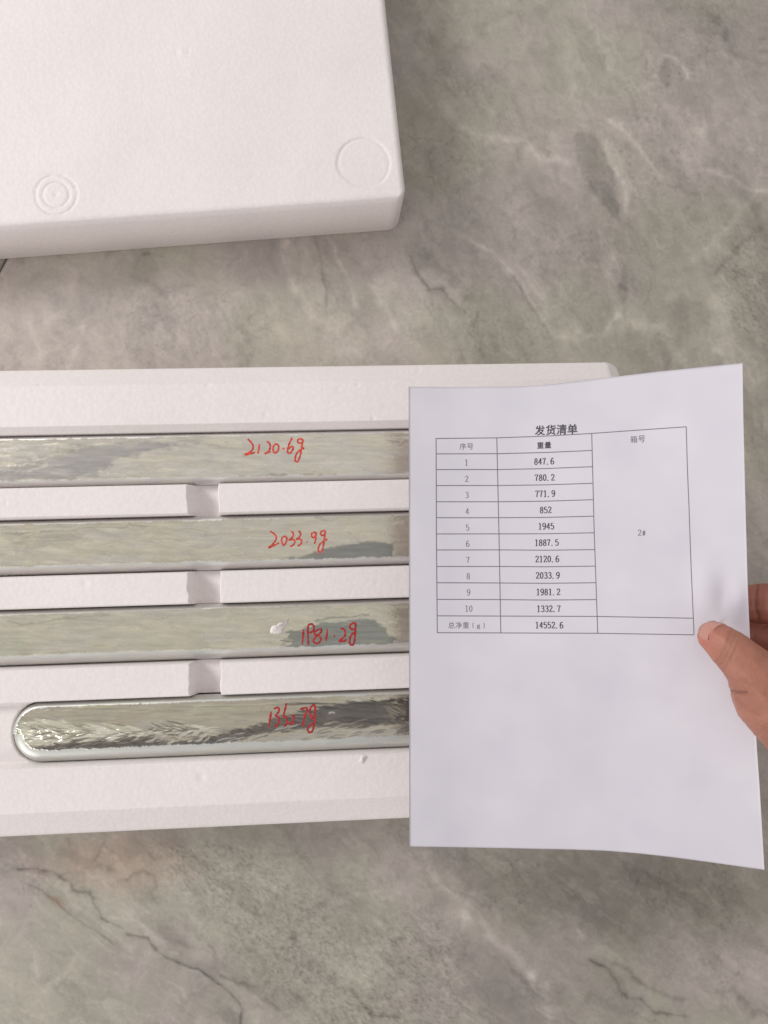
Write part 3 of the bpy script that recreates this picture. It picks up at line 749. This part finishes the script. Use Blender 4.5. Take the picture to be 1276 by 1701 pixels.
HAND = [
 zs([[(195,265),(250,320),(280,380),(250,450),(150,505),(230,490),(310,465)],[(375,340),(365,420),(350,490)],
     [(485,300),(530,340),(535,400),(505,460),(450,490),(500,470),(545,455)],[(600,350),(580,400),(590,460),(620,475),(655,440),(665,380),(640,345),(600,350)],
     [(725,405),(750,420)],[(870,245),(830,330),(800,430),(810,480),(850,470),(885,410),(875,380),(840,390),(815,420)],
     [(1000,260),(955,280),(960,320),(1000,330),(1035,290),(1000,260)],[(1035,285),(1010,400),(990,520),(950,610),(915,590),(930,500),(980,440),(1055,400)]], 9.114, (390, 700)),
 zs([[(260,315),(350,370),(410,450),(390,540),(330,620),(230,710),(350,660),(480,590)],[(590,440),(545,480),(540,560),(580,650),(630,600),(660,500),(630,440),(590,440)],
     [(760,310),(815,380),(790,460),(700,530),(800,510),(850,560),(810,640),(730,680)],[(930,300),(985,370),(960,450),(880,510),(960,500),(1010,550),(980,630),(910,665)],
     [(1120,560),(1150,575)],[(1330,340),(1250,370),(1250,450),(1310,460),(1350,360),(1330,340)],[(1350,350),(1340,500),(1310,620)],
     [(1530,300),(1460,340),(1470,410),(1530,410),(1570,330),(1530,300)],[(1570,330),(1540,520),(1510,720),(1440,820),(1400,760),(1430,640),(1520,560),(1620,500)]], 14.18, (430, 860)),
 zs([[(365,175),(355,300)],[(405,305),(400,160),(425,130),(450,150),(440,190),(410,200)],[(500,170),(460,190),(455,215),(495,230),(505,265),(475,290),(445,270),(465,235),(505,200),(510,175),(500,170)],
     [(560,170),(548,270)],[(610,226),(622,232)],[(665,165),(700,180),(700,230),(655,270),(700,268),(715,255)],
     [(775,120),(745,140),(750,170),(780,170),(790,130),(775,120)],[(790,130),(785,220),(775,290),(750,300),(740,270),(755,220),(785,195)]], 4.908, (430, 1010)),
 zs([[(145,150),(125,275)],[(165,130),(200,120),(205,150),(180,185),(205,200),(200,250),(170,270)],[(265,85),(250,150),(240,190),(265,200),(270,240),(245,270)],
     [(300,180),(325,190),(310,240),(280,250),(330,235)],[(356,243),(363,249)],[(370,135),(425,125),(405,200),(395,270)],
     [(480,95),(450,130),(455,190),(480,200),(490,120),(480,95)],[(490,120),(485,230),(470,300),(445,315),(430,290),(450,260),(485,240)]], 4.726, (420, 1150)),
]
LBL = ['long dull metal bar marked 2120.6g in red, in the tray channel furthest back',
       'long dull metal bar marked 2033.9g in red, second channel from the back',
       'long metal bar marked 1981.2g in red over a painted dark slate reflection',
       'round-ended shiny metal bar marked 1332.7g in red, in the front channel']
for k in range(4):
    root, surf = ingot(k, LBL[k])
    V, F = [], []
    for i, s in enumerate(HAND[k]): stroke_mesh(V, F, s, [1.6, 1.5, 1.7, 1.7][k], surf, .00025, i)
    mesh_obj('marker_writing', V, F, RED if k < 2 else RED2, root)

# foam crumbs
def crumb(outline, place, thick, label):
    """small torn piece of foam: domed polygon"""
    c = np.mean(np.array(outline, float), 0); pts = [np.array(p, float) for p in smooth_poly(outline + [outline[0]], 4)[:-1]]
    V, F = [], []; n = len(pts)
    for s, hh in ((1, .0), (1.0, .45), (.72, .9), (.35, 1.05)):
        for i, p in enumerate(pts):
            q = c + (p - c) * s; P = place(q[0], q[1])
            V.append(P + np.array([0, 0, thick * hh * (1 + .35 * math.sin(i * 2.1 + s * 9))]))
    P = place(c[0], c[1]); V.append(P + np.array([0, 0, thick]))
    for r_ in range(3):
        for i in range(n):
            j = (i + 1) % n; F.append((r_ * n + i, r_ * n + j, (r_ + 1) * n + j, (r_ + 1) * n + i))
    for i in range(n): F.append((3 * n + i, 3 * n + (i + 1) % n, 4 * n))
    o = mesh_obj('foam_crumb', V, F, FOAM)
    tag(o, label, 'foam crumb'); return o
crumb([(449, 1047), (452, 1040), (460, 1038), (465, 1034), (472, 1034), (478, 1027), (480, 1029), (477, 1037), (472, 1044), (468, 1051), (460, 1053), (450, 1052)],
      BARS[2][1], .0016, 'torn white foam crumb with a pointed tail on the bar marked 1981.2g')
def on_tray(px, py):
    z = HT
    for _ in range(3):
        P = at_z(px, py, z); T = to_t(P); z = float(tray_z(np.array([T[0]]), np.array([T[1]]))[0])
    return at_z(px, py, z)
crumb([(597, 1265), (600, 1257), (604, 1254), (609, 1256), (606, 1262), (602, 1268)], on_tray, .0012, 'tiny white foam chip standing up on the front rim of the tray')
crumb([(628, 1247), (640, 1243), (655, 1240), (674, 1241), (668, 1246), (650, 1247), (636, 1249)], on_tray, .0009, 'thin sliver of torn white foam beside the front bar near the paper edge')

# ------------------------------------------------------------------ sheet of paper
def right_edge(py):
    return np.interp(py, [603, 700, 803, 970, 1050, 1245, 1300, 1445], [1233.5, 1235, 1237.5, 1242, 1245.5, 1257.5, 1261.5, 1270])
def paper_depth(px, py):
    px = np.asarray(px, float); py = np.asarray(py, float)
    u = np.clip((px - 679) / (right_edge(py) - 679), -.1, 1.15); v = np.clip((py - 620) / 810, 0, 1)
    A = .135 * (1 - v) + .10 * v
    s = 1 + A * np.maximum(0, (u - .12) / .88) ** 1.7 + .006 * np.sin(u * 3.1) * np.sin(v * 3.1)
    d = .5 / s
    # dent where thumb and fingers pinch the sheet
    g = lambda cx, cy, rx, ry: np.exp(-((px - cx) / rx) ** 2 - ((py - cy) / ry) ** 2)
    d = d + .0024 * g(1195, 1062, 38, 45) - .0017 * g(1172, 975, 22, 45) - .0020 * g(1225, 1005, 14, 28) + .0016 * g(1203, 990, 14, 26)
    d = d - .0010 * g(900, 1250, 60, 200) + .0010 * g(1010, 1230, 60, 180) - .0008 * g(1120, 1330, 50, 120)
    return d
def on_paper(px, py): return at_depth(px, py, paper_depth(px, py))
NU, NV = 150, 200
topc = (np.array([679, 760, 860, 910, 955, 1035.6, 1090, 1145, 1233.5]), np.array([642.5, 643, 642, 639, 633.7, 624, 617.5, 612, 603]))
botc = (np.array([680, 800, 945, 1005, 1060, 1110, 1170, 1270]), np.array([1406, 1408, 1411, 1413, 1417.5, 1423, 1431, 1445]))
uu = np.linspace(0, 1, NU); vv = np.linspace(0, 1, NV); U_, V_ = np.meshgrid(uu, vv, indexing='ij')
tp = np.stack([679 + uu * (1233.5 - 679), np.interp(679 + uu * 554.5, *topc)], 1)
bt = np.stack([680 + uu * 590, np.interp(680 + uu * 590, *botc)], 1)
for arr in (tp, bt):
    for _ in range(3): arr[1:-1, 1] = (arr[:-2, 1] + arr[1:-1, 1] * 2 + arr[2:, 1]) / 4
pyv = np.interp(vv, [0, 1], [603, 1445])
lf = np.stack([679 + vv, 642.5 + vv * 763.5], 1); rt = np.stack([right_edge(pyv), pyv], 1)
G = (1 - V_)[..., None] * tp[:, None] + V_[..., None] * bt[:, None] + (1 - U_)[..., None] * lf[None] + U_[..., None] * rt[None]
c00, c10, c01, c11 = tp[0], tp[-1], bt[0], bt[-1]
G -= ((1 - U_) * (1 - V_))[..., None] * c00 + (U_ * (1 - V_))[..., None] * c10 + ((1 - U_) * V_)[..., None] * c01 + (U_ * V_)[..., None] * c11
PV = on_paper(G[..., 0].ravel(), G[..., 1].ravel())
back = PV - (CAM - PV) / np.linalg.norm(CAM - PV, axis=1)[:, None] * .00012
Fp = grid_faces(NU, NV)[:, ::-1]; b = boundary(NU, NV); k_ = len(b); i2 = (np.arange(k_) + 1) % k_
N = len(PV)
Fall = np.concatenate([Fp, Fp[:, ::-1] + N, np.stack([b, b[i2], b[i2] + N, b + N], 1)[:, ::-1]])
loc = PV[N // 2]
paper = empty('paper_sheet', tuple(float(v) for v in loc))
tag(paper, 'curled white printed packing list with a table of weights, held over the tray', 'sheet of paper')
mesh_obj('sheet', np.concatenate([PV, back]), Fall, PAPER, paper)

# table rules
VL, FL = [], []
def rule(pts, wd=.62):
    pts = [np.array(p, float) for p in pts]; q = []
    for a, c in zip(pts[:-1], pts[1:]):
        n = max(2, int(np.linalg.norm(c - a) / 8)); q += [a + (c - a) * i / n for i in range(n)]
    q.append(pts[-1]); base = len(VL); n = len(q)
    for i, r in enumerate(q):
        t = q[min(i + 1, n - 1)] - q[max(i - 1, 0)]; nn = np.array([-t[1], t[0]]) / (np.linalg.norm(t) + 1e-9)
        for s in (-1, 1):
            e = r + nn * wd * s; P = on_paper(e[0], e[1]); tc = CAM - P; VL.append(P + tc / np.linalg.norm(tc) * .00010)
        if i: b0 = base + 2 * (i - 1); FL.append((b0, b0 + 1, b0 + 3, b0 + 2))
rule([(724, 728.5), (827, 727.3), (905, 724.5), (983, 720), (1060, 714.5), (1140, 709)])
for a, m, c in ((754, 753.6, 748.2), (780, 780, 775.2), (806.6, 806.5, 802.8), (833.5, 833.5, 830), (860, 860, 857.4), (887, 886.8, 885), (913.6, 913.4, 913), (941, 941, 940.4), (968, 968.4, 968), (995.7, 996, 996)):
    rule([(725, a), (829, m), (905, (m + c) / 2 + .8), (983 + (c - 720) * .0301, c)])
rule([(726, 1023), (832, 1023.4), (992, 1024), (1152, 1027)]); rule([(726, 1051), (832, 1051.4), (993, 1052), (1153, 1054.6)])
rule([(724.5, 728.5), (725, 890), (726.5, 1051)]); rule([(825.3, 727.5), (829, 890), (832, 1051.5)])
rule([(983, 720), (987, 880), (993, 1052)]); rule([(1140, 709), (1142, 780), (1144.5, 840), (1148, 940), (1153, 1054.6)])
mesh_obj('printed_table', VL, FL, INKS, paper, False)

EL = lambda cx, cy, rx, ry: [(cx + rx * math.cos(a), cy + ry * math.sin(a)) for a in np.linspace(0, 2 * math.pi, 11)]
DG = {'0': [EL(.5, .97, .36, .9)], '1': [[(.25, 1.6), (.5, 1.86), (.5, .05)], [(.2, .03), (.8, .03)]],
 '2': [[(.13, 1.45), (.3, 1.84), (.66, 1.84), (.84, 1.45), (.68, 1.05), (.14, .1)], [(.14, .08), (.88, .08)], [(.88, .08), (.9, .34)]],
 '3': [[(.15, 1.6), (.4, 1.88), (.76, 1.72), (.76, 1.25), (.42, 1.02)], [(.42, 1.02), (.85, .8), (.84, .3), (.48, .04), (.12, .3)]],
 '4': [[(.68, .03), (.68, 1.88)], [(.68, 1.88), (.08, .58)], [(.08, .58), (.93, .58)]],
 '5': [[(.85, 1.86), (.22, 1.86)], [(.22, 1.86), (.17, 1.0)], [(.17, 1.0), (.52, 1.2), (.86, .9), (.84, .32), (.48, .04), (.12, .3)]],
 '6': [[(.8, 1.68), (.52, 1.88), (.2, 1.4), (.13, .75), (.22, .2), (.5, .04), (.84, .28), (.84, .85), (.5, 1.1), (.17, .75)]],
 '7': [[(.13, 1.58), (.14, 1.84)], [(.13, 1.86), (.88, 1.86)], [(.88, 1.86), (.56, 1.1), (.45, .03)]],
 '8': [EL(.5, 1.42, .29, .44), EL(.5, .5, .36, .47)], '9': [[(.2, .26), (.48, .04), (.8, .52), (.87, 1.17), (.78, 1.72), (.5, 1.88), (.16, 1.62), (.16, 1.07), (.5, .82), (.83, 1.17)]],
 '.': [[(.12, .14), (.42, .14)], [(.12, .02), (.42, .02)]], '#': [[(.38, .1), (.44, 1.6)], [(.66, .1), (.72, 1.6)], [(.02, .58), (1.04, .58)], [(.02, 1.12), (1.04, 1.12)]],
 'g': [EL(.45, .95, .27, .32), [(.65, 1.2), (.9, 1.28)], [(.3, .62), (.25, .42), (.75, .36), (.82, .05), (.45, -.22), (.12, -.02), (.3, .35)]]}
def digits(s, cx, cy, h, adv, wd, mat, slope=0.0, name='printed_number'):
    V, F = [], []; wtot = adv * len(s); kx = adv * .90; ky = h / 1.92
    for i, ch in enumerate(s):
        x0 = cx - wtot / 2 + adv * i + adv * .05
        for st in DG[ch]:
            pts = [(x0 + a * kx, cy + h / 2 - b_ * ky - slope * (x0 + a * kx - cx)) for a, b_ in st]
            base = len(V); q = smooth_poly(pts, 3) if len(pts) > 2 else [np.array(p) for p in pts]; n = len(q)
            for j, r in enumerate(q):
                t = q[min(j + 1, n - 1)] - q[max(j - 1, 0)]; nn = np.array([-t[1], t[0]]) / (np.linalg.norm(t) + 1e-9)
                ww = wd * (.62 + .5 * abs(nn[0]))
                for s_ in (-1, 1):
                    e = r + nn * ww * s_; P = on_paper(e[0], e[1]); tc = CAM - P
                    V.append(P + tc / np.linalg.norm(tc) * (.00010 + .000002 * (len(V) % 7)))
                if j: b0 = base + 2 * (j - 1); F.append((b0, b0 + 1, b0 + 3, b0 + 2))
    return mesh_obj(name, V, F, mat, paper, False)
def cjk(s, cx, cy, size, adv, mat, off=0.0, slope=0.0, squash=1.0, name='printed_text'):
    V, F = [], []
    for i, ch in enumerate(s):
        cu = bpy.data.curves.new('t', 'FONT'); cu.body = ch; cu.size = 1; cu.offset = off; cu.resolution_u = 3
        o = bpy.data.objects.new('t', cu); C.objects.link(o); bpy.context.view_layer.update()
        me = bpy.data.meshes.new_from_object(o.evaluated_get(bpy.context.evaluated_depsgraph_get()))
        v = np.array([q.co[:2] for q in me.vertices]).reshape(-1, 2)
        fs = [tuple(p.vertices) for p in me.polygons]
        bpy.data.objects.remove(o); bpy.data.curves.remove(cu); bpy.data.meshes.remove(me)
        if not len(v): continue
        c = (v.max(0) + v.min(0)) / 2; e = max((v.max(0) - v.min(0)).max(), .5)
        v = (v - c) / e * size; xo = (i - (len(s) - 1) / 2) * adv; base = len(V)
        for a, b_ in v:
            x = cx + xo + a * squash; y = cy - b_ - slope * (x - cx); P = on_paper(x, y); tc = CAM - P
            V.append(P + tc / np.linalg.norm(tc) * .00011)
        F += [tuple(base + q for q in f) for f in fs]
    return mesh_obj(name, V, F, mat, paper, False)
cjk('发货清单', 924, 713.8, 17, 18, INK, .016, .04, 1.0, 'printed_title')
cjk('序号', 775, 741.5, 10.5, 12, INKS, -.004, .0)
cjk('重量', 904, 739.5, 11, 12.4, INK, .014, .03)
cjk('箱号', 1059.5, 729.5, 11.5, 13, INKS, .0, .06)
cjk('总净重', 762, 1038.5, 10.5, 12, INKS, -.004)
digits('g', 795, 1039.5, 8.5, 7, .5, INKS)
def paren(x, y, s):
    V, F = [], []
    for j in range(7):
        a = (j / 6 - .5) * 1.9
        for w_ in (-.45, .45):
            P = on_paper(x - s * 2.5 * math.cos(a) + w_, y + 5.6 * math.sin(a) / .82 * .82); V.append(P + (CAM - P) * .00022)
        if j: F.append((2 * j - 2, 2 * j - 1, 2 * j + 1, 2 * j))
    mesh_obj('printed_bracket', V, F, INKS, paper, False)
paren(788, 1039, 1); paren(802, 1039, -1)
wt = ['847.6', '780.2', '771.9', '852', '1945', '1887.5', '2120.6', '2033.9', '1981.2', '1332.7', '14552.6']
for i, s in enumerate(wt):
    digits(s, 904 + i * .85 + (0 if i else 0), 766 + i * 27.25 + [.3, .1, -.4, -.6, -.8, -.9, -.9, -.9, -.6, 0, 0][i], 10.6, 6.75, .74, INK, .028 * (1 - i / 11))
for i in range(10):
    digits(str(i + 1), 775 + i * .42, 768.5 + i * 26.95, 10.2, 6.6, .5, INKS)
digits('2#', 1066, 885, 10.2, 6.8, .5, INKS)

# ------------------------------------------------------------------ hand
def PD(px, py, d): return at_depth(px, py, d)
def capsule_chain(V, F, chain):
    """tapered capsules between consecutive joints, later fused into one skin"""
    for (p, r), (q, s) in zip(chain[:-1], chain[1:]):
        L = np.linalg.norm(q - p); n = max(3, int(L / .0015))
        for i in range(n + 1):
            t = i / n; c = p + (q - p) * t; rr = r + (s - r) * t
            balls.append((c, rr))
balls = []
def J(*a): return [(PD(x, y, d), r / 1000) for x, y, d, r in a]
THUMB = J((1183, 1055, .4405, 8.2), (1186, 1058, .4395, 9.3), (1199, 1067, .437, 10.4), (1217, 1083, .433, 12.0), (1240, 1104, .431, 13.4), (1256, 1122, .432, 15.4), (1290, 1158, .437, 24.0), (1350, 1206, .447, 30.0), (1430, 1250, .462, 30.0), (1560, 1330, .478, 27.0), (1800, 1470, .49, 29.0), (2060, 1620, .50, 33.0))
INDEX = J((1196, 1000, .4725, 8.0), (1222, 1001, .4740, 9.8), (1262, 1002, .4720, 12.4), (1310, 1003, .466, 12.6), (1372, 1030, .458, 13.0), (1440, 1110, .452, 17.0), (1500, 1220, .458, 25), (1560, 1300, .468, 27))
MIDDLE = J((1205, 1052, .4790, 8.0), (1235, 1054, .4800, 10.2), (1285, 1058, .480, 11.8), (1350, 1062, .474, 12.0), (1420, 1110, .464, 14.5), (1480, 1200, .462, 22))
RING = J((1212, 1105, .4860, 8.0), (1245, 1108, .4890, 10.0), (1300, 1115, .490, 11.4), (1380, 1135, .484, 12.5), (1440, 1200, .474, 20))
PINKY = J((1238, 1150, .4890, 7.0), (1265, 1158, .4940, 8.8), (1310, 1172, .496, 9.8), (1370, 1200, .492, 11.5), (1440, 1260, .484, 19))
for ch in (THUMB, INDEX, MIDDLE, RING, PINKY): capsule_chain(None, None, ch)
def ico():
    bm = bmesh.new(); bmesh.ops.create_icosphere(bm, subdivisions=2, radius=1)
    v = np.array([q.co for q in bm.verts]); f = np.array([[x.index for x in g.verts] for g in bm.faces]); bm.free(); return v, f
iv, if_ = ico()
BV = np.concatenate([c + iv * r for c, r in balls]); BF = np.concatenate([if_ + i * len(iv) for i in range(len(balls))])
tmp = mesh_obj('tmp', BV, BF, SKIN)
m = tmp.modifiers.new('r', 'REMESH'); m.mode = 'VOXEL'; m.voxel_size = .0011; m.use_smooth_shade = True
m = tmp.modifiers.new('s', 'SMOOTH'); m.factor = .6; m.iterations = 7
bpy.context.view_layer.update()
hm = bpy.data.meshes.new_from_object(tmp.evaluated_get(bpy.context.evaluated_depsgraph_get()))
bpy.data.objects.remove(tmp)
hm.name = 'hand'
n = len(hm.vertices); HV = np.empty(n * 3, np.float32); hm.vertices.foreach_get('co', HV); HV = HV.reshape(-1, 3).astype(float)
HN = np.empty(n * 3, np.float32); hm.vertices.foreach_get('normal', HN); HN = HN.reshape(-1, 3)
hx, hy = project(HV)
facing = np.einsum('ij,ij->i', HN, (CAM - HV) / np.linalg.norm(CAM - HV, axis=1)[:, None])
dep = (HV - CAM) @ Fv
def groove(pts, wd, dp, extra=None):
    g = np.exp(-(dseg(hx + 1.2 * fbm(hx / 6, hy / 6, 3, 2), hy, pts) / wd) ** 2) * (facing > -.2)
    if extra is not None: g = g * extra
    return g, dp
isthumb = dep < .4535
disp = np.zeros(n); shade = np.zeros(n)
for pts, wd, dp, ex in [
    ([(1211, 1147), (1224, 1151), (1240, 1152)], 2.6, .0011, isthumb),
    ([(1190, 1100), (1197, 1088), (1208, 1070), (1214, 1052)], 3.0, .00045, isthumb),
    ([(1196, 1106), (1204, 1092), (1214, 1075), (1220, 1056)], 2.4, .00040, isthumb),
    ([(1203, 1112), (1210, 1100), (1219, 1085), (1226, 1066)], 2.2, .0003, isthumb),
    ([(1222, 1160), (1240, 1176), (1262, 1190)], 3, .0003, isthumb),
    ([(1230, 1130), (1255, 1140), (1280, 1160)], 3, .00025, isthumb),
    ([(1260, 962), (1257, 985), (1256, 1010), (1262, 1030)], 2.2, .0010, dep > .452),
    ([(1256, 1052), (1254, 1062), (1258, 1074)], 2, .0006, dep > .452)]:
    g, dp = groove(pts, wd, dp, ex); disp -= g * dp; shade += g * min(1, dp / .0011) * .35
# raised fold of skin round the nail, its highlight painted lighter
e = np.exp(-(dseg(hx, hy, [(1176, 1064), (1178, 1054), (1186, 1045), (1196, 1038.5), (1204, 1037)]) / 2.2) ** 2) * isthumb * (facing > 0)
disp += e * .0006; shade -= e * .25
disp += .00022 * fbm(hx / 9, hy / 9, 7, 3) + .00012 * fbm(hx / 2.5, hy / 2.5, 8, 2)
HV2 = HV + HN * disp[:, None]
hm.vertices.foreach_set('co', HV2.astype(np.float32).ravel())
hm.polygons.foreach_set('use_smooth', [True] * len(hm.polygons))
hm.materials.clear(); hm.materials.append(SKIN)
tipred = np.clip(np.exp(-(np.hypot(hx - 1166, hy - 1058) / 26) ** 2), 0, 1) * isthumb
finger = (dep > .452) & (hy < 1100)
flesh = np.array([.40, .172, .118]) * np.ones((n, 3))
flesh = flesh * (1 + tipred[:, None] * np.array([.30, .15, .25])) * (1 + finger[:, None] * np.array([.18, .08, .12]))
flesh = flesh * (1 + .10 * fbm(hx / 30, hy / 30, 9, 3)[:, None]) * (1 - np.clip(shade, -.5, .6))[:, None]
hand = bpy.data.objects.new('hand', hm); C.objects.link(hand)
set_attr(hm, 'flesh', np.clip(flesh, .02, .9))
tag(hand, 'bare hand pinching the right edge of the printed sheet between thumb and fingers', 'hand')
# thumb nail: a thin plate laid on the thumb
bvh = BVHTree.FromPolygons([Vector(v) for v in HV2], [tuple(p.vertices) for p in hm.polygons])
def on_hand(px, py, lift):
    r = ray(px, py); hit = bvh.ray_cast(Vector(CAM), Vector(r))
    if hit[0] is None: return None
    return np.array(hit[0]) + np.array(hit[1]) * lift
NC = np.array([1178.5, 1049.5]); ax = np.array([-.80, .60]); ax /= np.linalg.norm(ax); ay = np.array([-ax[1], ax[0]])
def nail():
    V, F = [], []; R, S = 8, 28; ok = True
    aL = np.array([-.62, .30]); 
    outline = [(1176, 1064), (1177.5, 1055), (1184, 1047), (1193, 1040.5), (1200, 1037.5), (1196, 1034), (1188, 1031.6), (1179, 1032.5), (1171, 1036.5), (1165, 1042), (1161.5, 1048.5), (1161.5, 1055), (1165, 1060), (1170, 1063.5)]
    pts = smooth_poly(outline + [outline[0]], 3)[:-1]; c = np.mean(pts, 0); n = len(pts)
    for r_, lift in ((1.0, .0), (.97, .0004), (.8, .00048), (.55, .0005), (.3, .0005), (.08, .0005)):
        for p in pts:
            q = c + (np.array(p) - c) * r_; P = on_hand(q[0], q[1], lift)
            if P is None: P = on_hand(*(c + (q - c) * .93), lift)
            if P is None: P = on_hand(*(c + (q - c) * .82), lift)
            V.append(P)
    for r_ in range(5):
        for i in range(n):
            j = (i + 1) % n; F.append((r_ * n + i, r_ * n + j, (r_ + 1) * n + j, (r_ + 1) * n + i))
    F.append(tuple(5 * n + i for i in range(n)))
    o = mesh_obj('thumbnail', V, F, NAIL, hand); return o
nail()
print('objects', len(bpy.data.objects), 'tris', sum(len(o.data.loops) - 2 * len(o.data.polygons) for o in bpy.data.objects if o.type == 'MESH'))
